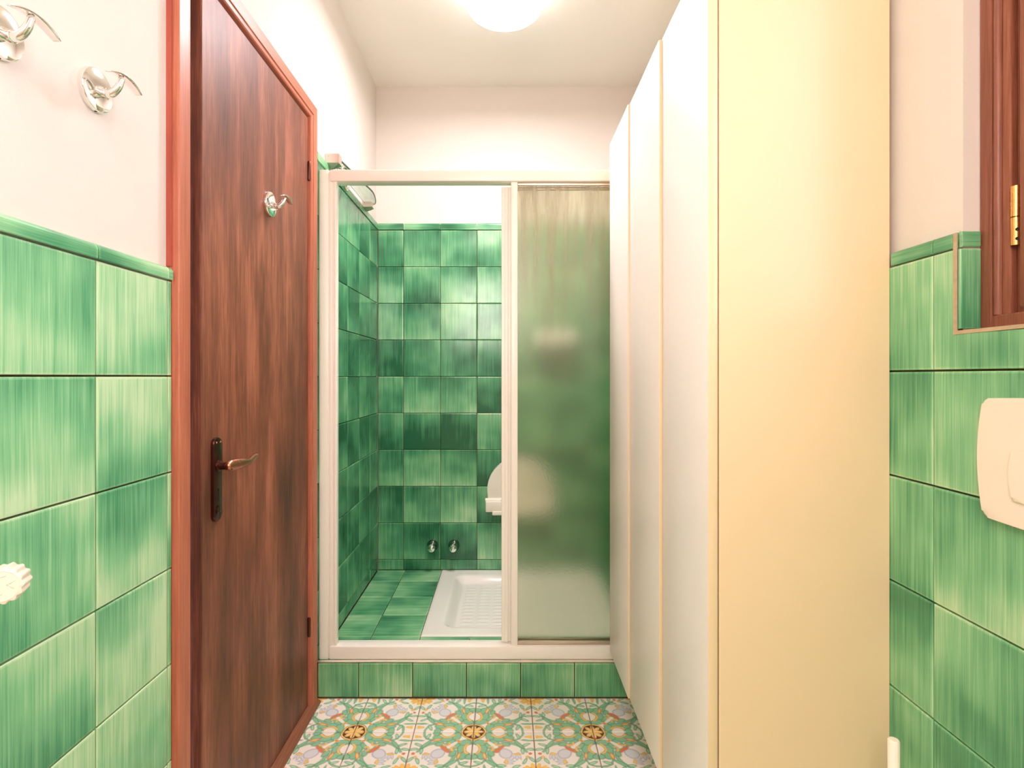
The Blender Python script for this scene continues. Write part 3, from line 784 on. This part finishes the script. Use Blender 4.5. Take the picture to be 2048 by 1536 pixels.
def soap_dish():
    cx, z = 0.275, 1.345
    root = meta(empty('soap_dish', (cx, TB, z)), 'small pale soap dish on the tiles seen dimly through the frosted glass', 'soap dish')
    bm = bmesh.new()
    def ring(rx, ry, z, n=24):
        return [bm.verts.new((cx+rx*math.copysign(abs(math.cos(2*PI*i/n))**0.6, math.cos(2*PI*i/n)), TB-0.058+ry*math.copysign(abs(math.sin(2*PI*i/n))**0.6, math.sin(2*PI*i/n)), z)) for i in range(n)]
    R = [ring(0.085, 0.045, z), ring(0.115, 0.058, z+0.03), ring(0.12, 0.058, z+0.05), ring(0.112, 0.052, z+0.05), ring(0.10, 0.045, z+0.025), ring(0.07, 0.03, z+0.015)]
    for A, B in zip(R, R[1:]):
        for i in range(24): bm.faces.new((A[i], A[(i+1) % 24], B[(i+1) % 24], B[i]))
    bm.faces.new(R[0]); bm.faces.new(R[-1])
    put(obj('dish', bm, M['ceramic'], None, True, 45), root)
    bm = bmesh.new(); box(bm, cx-0.115, cx+0.115, TB-0.012, TB+0.0006, z-0.002, z+0.095, 0.005)
    put(obj('back_plate', bm, M['ceramic'], None, True, 35), root)
soap_dish()

def glass_shelf():
    z = 2.046
    root = meta(empty('glass_shelf', (XL, 2.45, z)), 'bow fronted clear glass shelf with chrome brackets high on the left shower wall', 'shelf')
    bm = bmesh.new(); front = bez([(-0.672, 2.785, 0), (-0.640, 2.74, 0), (-0.618, 2.60, 0), (-0.628, 2.48, 0), (-0.642, 2.34, 0), (-0.655, 2.22, 0)], 6)
    poly = [(p.x, p.y) for p in front] + [(XL+0.012, 2.22), (XL+0.012, 2.785)]
    prism(bm, poly, Matrix.Translation((0, 0, z)), 0.008, 0.001, 1)
    put(obj('shelf', bm, M['shelfglass']), root)
    bm = bmesh.new()
    sweep(bm, [(p.x+0.0015, p.y, z+0.004) for p in front[3:]], [(0.0042, 0.0022)]*(len(front)-3), 8, (0, 0, 1))
    put(obj('edge', bm, M['green_edge'], None, True), root)['label'] = 'dark green edge of the glass'
    for y, k in ((2.765, 1.0), (2.195, 1.12)):
        bm = bmesh.new()
        x0, x1, y0, y1, za, zb = XL, XL+0.050*k, y-0.017*k, y+0.017*k, z-0.017*k, z+0.017*k
        box(bm, x0, x1, y0, y1, za, zb, 0.002)
        b = bmesh.new()
        q = [b.verts.new(c) for c in ((x0, y0, za), (x1, y0, za), (x1, y1, za), (x0, y1, za))]
        ap = b.verts.new(((x0*0.6+x1*0.4), y, za-0.018*k))
        b.faces.new(q)
        for i in range(4): b.faces.new((q[i], q[(i+1) % 4], ap))
        merge(bm, b)
        put(obj('bracket', bm, M['nickel']), root)
    bm = bmesh.new()
    ctr = Vector((-0.664, 2.31, 2.018))
    sweep(bm, [ctr + Vector((0, 0.044*math.cos(2*PI*k/32), 0.050*math.sin(2*PI*k/32))) for k in range(33)], [(0.006, 0.0075)]*33, 10, (1, 0, 0))
    box(bm, XL, -0.660, 2.304, 2.316, 2.060, 2.069, 0.002)
    put(obj('ring_clamp', bm, M['nickel'], None, True, 40), root)
glass_shelf()

# ------------------------------------------------------------------ wall cabinet
cabn = meta(empty('wall_cabinet', (0.57, 1.52, 0.208)), 'tall cream wall-hung cabinet with three flat doors along the right wall', 'cabinet')
CZ0, CZ1 = 0.2085, 2.020
bm = bmesh.new()
box(bm, 0.4085, TR-0.0005, 1.059, 1.079, CZ0+0.002, CZ1-0.002, 0.001, 1)          # near side panel
box(bm, 0.4085, TR-0.0005, 1.962, 1.982, CZ0+0.002, CZ1-0.002, 0.001, 1)
box(bm, 0.4085, TR-0.0005, 1.0795, 1.9615, CZ1-0.022, CZ1-0.002); box(bm, 0.4085, TR-0.0005, 1.0795, 1.9615, CZ0+0.002, CZ0+0.022)
box(bm, TR-0.008, TR-0.0005, 1.0795, 1.9615, CZ0+0.022, CZ1-0.022)
for y in (1.3655, 1.6885): box(bm, 0.4105, TR-0.010, y-0.009, y+0.009, CZ0+0.0225, CZ1-0.0225)
put(obj('carcass', bm, M['cab'], None, True, 30), cabn)
bm = bmesh.new(); box(bm, 0.4065, 0.4084, 1.062, 1.980, CZ0+0.006, CZ1-0.006)  # brown strip painted in for the shade of the gap behind the doors
put(obj('gap_shade', bm, M['cab_gap_shade']), cabn)
for y0, y1, xa in ((1.058, 1.364, 0.3862), (1.367, 1.687, 0.3795), (1.690, 1.983, 0.3745)):
    bm = bmesh.new(); box(bm, xa, 0.4062, y0, y1, CZ0, CZ1, 0.002, 2)
    dr = put(obj('door', bm, M['cab_face'], None, True, 40), cabn)
    dr.data.materials.append(M['cab'])                                # cream on the faces not turned along X
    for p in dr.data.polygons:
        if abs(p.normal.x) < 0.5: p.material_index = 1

# ------------------------------------------------------------------ ceiling lamps
def ceiling_lamp(x, y, r, zb, mat, matd, label):
    root = meta(empty('ceiling_lamp', (x, y, ZC)), label, 'lamp')
    hgt = ZC-0.018-zb
    T = Matrix.Translation((x, y, zb))
    prof = [(r-0.030, 0.0012), (r-0.028, 0.0), (r-0.014, 0.0035), (r-0.005, 0.012), (r-0.0005, 0.026), (r, 0.05), (r-0.002, hgt*0.8), (r-0.004, hgt), (0, hgt)]
    bm = bmesh.new(); lathe(bm, prof, T, 56, cap=False)
    put(obj('lamp_shade', bm, mat, None, True, 60), root)
    bm = bmesh.new(); lathe(bm, [(0.0, 0.0), (r-0.0285, 0.0), (r-0.029, 0.004), (0.0, 0.004)], T, 56)
    put(obj('diffuser', bm, matd), root)
    bm = bmesh.new(); lathe(bm, [(r*0.72, ZC-0.018-zb), (r*0.74, ZC-0.0005-zb), (0, ZC-0.0005-zb)], T, 40)
    put(obj('ceiling_plate', bm, M['enamel'], None, True, 40), root)
ceiling_lamp(-0.001, 2.217, 0.1535, 2.650, M['lamp'], M['lampd'], 'lit white drum lamp on the ceiling in front of the shower')
ceiling_lamp(-0.22, 0.05, 0.1535, 2.650, M['lamp2'], M['lamp2d'], 'lit warm drum lamp on the ceiling over the near end')

# ------------------------------------------------------------------ coat hooks
def hook(x, y, z, label, name='coat_hook'):
    """chrome hook: round rose on a wall facing +X, arm that dips and rises, arched cross bar along the wall"""
    root = meta(empty(name, (x, y, z)), label, 'hook', 'chrome coat hooks')
    f = frame((x-0.0005, y, z), (0, 1, 0), (0, 0, 1), (1, 0, 0))
    bm = bmesh.new(); lathe(bm, [(0.0355, 0), (0.0362, 0.0015), (0.0362, 0.0085), (0.0352, 0.0105), (0.0335, 0.0112), (0.016, 0.0119), (0.0, 0.0121)], f, 48)
    put(obj('rose', bm, M['chrome'], None, True, 28), root)
    bm = bmesh.new(); lathe(bm, [(0.0022, 0.0), (0.0022, 0.0006), (0.0, 0.0006)], frame((x+0.005, y, z-0.0358), (1, 0, 0), (0, 1, 0), (0, 0, -1)), 10)
    put(obj('set_screw', bm, M['black']), root)
    bm = bmesh.new(); pts = bez([(x+0.009, y, z-0.001), (x+0.020, y, z-0.0055), (x+0.032, y, z-0.0055), (x+0.043, y, z+0.004), (x+0.050, y, z+0.020)], 6)
    sweep(bm, pts, [0.0092-0.0042*i/(len(pts)-1) for i in range(len(pts))], 16, (0, 1, 0))
    sweep(bm, [(x+0.0245, y, z-0.0065), (x+0.0255, y, z-0.0066)], [0.0088, 0.0088], 16, (0, 1, 0))
    put(obj('arm', bm, M['chrome'], None, True), root)
    bm = bmesh.new(); pts = []; rad = []
    for k in range(17):
        s = -1+2*k/16
        pts.append((x+0.050, y+0.004+s*0.040, z+0.0245-0.011*s*s)); e = 1-abs(s)**3
        rad.append((0.0011+0.0014*e, 0.0034+0.0062*e if s < 0 else 0.0062+0.0034*e))
    sweep(bm, pts, rad, 12, (0, 0, 1))
    put(obj('cross_bar', bm, M['chrome'], None, True), root)
hook(XL, 0.770, 1.668, 'chrome coat hook on the cream wall, cut by the photo edge')
hook(XL, 0.952, 1.681, 'whole chrome coat hook on the cream wall beside the door casing')
hook(LX, 1.640, 1.699, 'chrome coat hook screwed to the brown door')

# ------------------------------------------------------------------ radiator valve
vroot = meta(empty('radiator_valve', (TL, 0.74, 0.936)), 'ribbed cream radiator valve knob before the green tiles by the left photo edge', 'valve')
ax = Vector((0.42, -0.90, 0.06)).normalized(); ux = Vector((0, 0, 1)).cross(ax).normalized(); uy = ax.cross(ux)
fc = Vector((-0.5995, 0.660, 0.940))
bm = bmesh.new(); n = 16; rings = []
for r, z, lob in ((0.0165, -0.034, 0), (0.0205, -0.030, 0.0012), (0.0215, -0.006, 0.0016), (0.0205, -0.0015, 0.0012), (0.0175, 0.0, 0), (0.0168, -0.0006, 0), (0.004, -0.0006, 0)):
    ring = []
    for i in range(96):
        a = 2*PI*i/96; rr = r + lob*math.cos(13*a)
        ring.append(bm.verts.new(fc + ux*rr*math.cos(a) + uy*rr*math.sin(a) + ax*z))
    rings.append(ring)
for A, B in zip(rings, rings[1:]):
    for i in range(96): bm.faces.new((A[i], A[(i+1) % 96], B[(i+1) % 96], B[i]))
bm.faces.new(rings[0]); bm.faces.new(rings[-1])
put(obj('knob', bm, M['cream'], None, True, 40), vroot)
bm = bmesh.new()
for x0, y0, x1, y1 in ((0.005, 0.001, 0.013, 0.006), (0.006, 0.002, 0.012, -0.004), (0.001, -0.009, -0.004, -0.011), (-0.003, 0.011, 0.004, 0.012)):
    p0, p1 = fc + ux*x0 + uy*y0 - ax*0.0004, fc + ux*x1 + uy*y1 - ax*0.0004
    sweep(bm, [p0, (p0+p1)/2, p1], [(0.0006, 0.0006), (0.0009, 0.0009), (0.0005, 0.0005)], 8, ax)
put(obj('embossed_marks', bm, M['cream'], None, True), vroot)
bm = bmesh.new(); b0 = fc - ax*0.033
sweep(bm, [b0, b0-ax*0.016], [0.011, 0.010], 20)
sweep(bm, bez([b0-ax*0.012, b0-ax*0.026, Vector((-0.645, 0.715, 0.937)), Vector((TL+0.002, 0.735, 0.937))], 8), [0.0085]*25, 16)
lathe(bm, [(0.017, 0), (0.016, 0.004), (0.009, 0.006), (0.0, 0.006)], frame((TL-0.0004, 0.735, 0.937), (0, 1, 0), (0, 0, 1), (1, 0, 0)), 24)
put(obj('valve_body', bm, M['chrome'], None, True, 40), vroot)

# ------------------------------------------------------------------ flush plate
fp = meta(empty('flush_plate', (TR, 0.72, 1.067)), 'cream plastic toilet flush plate on the green tiles under the window', 'flush plate')
def bowed(y0, y1, z0, z1, bow, n=10, r=0.006):
    """outline (local x = -Y, local y = Z) with bowed sides"""
    pts = []
    W, Hh = (y1-y0)/2, (z1-z0)/2
    for k in range(n+1):
        s = -1+2*k/n; pts.append((W + bow*(1-s*s) - 0, s*(Hh-r*0.0)))
    for k in range(1, n):
        s = 1-2*k/n; pts.append((s*W, Hh + bow*0.35*(1-s*s)))
    for k in range(n+1):
        s = 1-2*k/n; pts.append((-W - bow*(1-s*s), s*Hh))
    for k in range(1, n):
        s = -1+2*k/n; pts.append((s*W, -Hh - bow*0.35*(1-s*s)))
    return pts
def round_poly(p, r):
    out = []
    N = len(p)
    for i in range(N):
        a, b, c = Vector(p[i-1]), Vector(p[i]), Vector(p[(i+1) % N])
        u, v = (a-b), (c-b)
        if u.normalized().dot(v.normalized()) > -0.6:
            k = min(r, u.length*0.49, v.length*0.49)
            p0, p1 = b+u.normalized()*k, b+v.normalized()*k
            for q in range(6):
                t_ = q/5; out.append(tuple(p0*(1-t_)**2 + b*2*t_*(1-t_) + p1*t_**2))
        else: out.append(tuple(b))
    return out
bm = bmesh.new()
prism(bm, round_poly(bowed(0.600, 0.840, 0.979, 1.157, 0.010), 0.012), frame((TR-0.0002+0.001, 0.72, 1.068), (0, -1, 0), (0, 0, 1), (-1, 0, 0)), 0.013, 0.004, 3)
put(obj('plate', bm, M['cream'], None, True, 40), fp)
bm = bmesh.new()
prism(bm, round_poly(bowed(0.660, 0.788, 1.014, 1.086, 0.006), 0.010), frame((TR-0.0118, 0.724, 1.050), (0, -1, 0), (0, 0, 1), (-1, 0, 0)), 0.0035, 0.0015, 2)
put(obj('button', bm, M['cream'], None, True, 40), fp)

# ------------------------------------------------------------------ toilet brush
bx, by = 0.6605, 0.943
tb = meta(empty('toilet_brush', (bx, by, 0.0)), 'white toilet brush with upright rod handle standing by the cabinet end', 'toilet brush')
bm = bmesh.new(); lathe(bm, [(0.0, 0.0005), (0.046, 0.0005), (0.050, 0.005), (0.050, 0.29), (0.047, 0.292), (0.045, 0.285), (0.044, 0.02), (0.0, 0.02)], Matrix.Translation((bx, by, 0)), 36)
put(obj('holder', bm, M['plastic'], None, True, 40), tb)
bm = bmesh.new(); lathe(bm, [(0.0, 0.03), (0.03, 0.03), (0.034, 0.06), (0.033, 0.11), (0.012, 0.13), (0.0, 0.13)], Matrix.Translation((bx, by, 0)), 24)
put(obj('bristles', bm, M['plastic'], None, True, 40), tb)
bm = bmesh.new(); lathe(bm, [(0.0, 0.12), (0.009, 0.12), (0.009, 0.5715), (0.0075, 0.5735), (0.0, 0.574)], Matrix.Translation((bx, by, 0)), 28)
put(obj('handle', bm, M['plastic'], None, True, 40), tb)
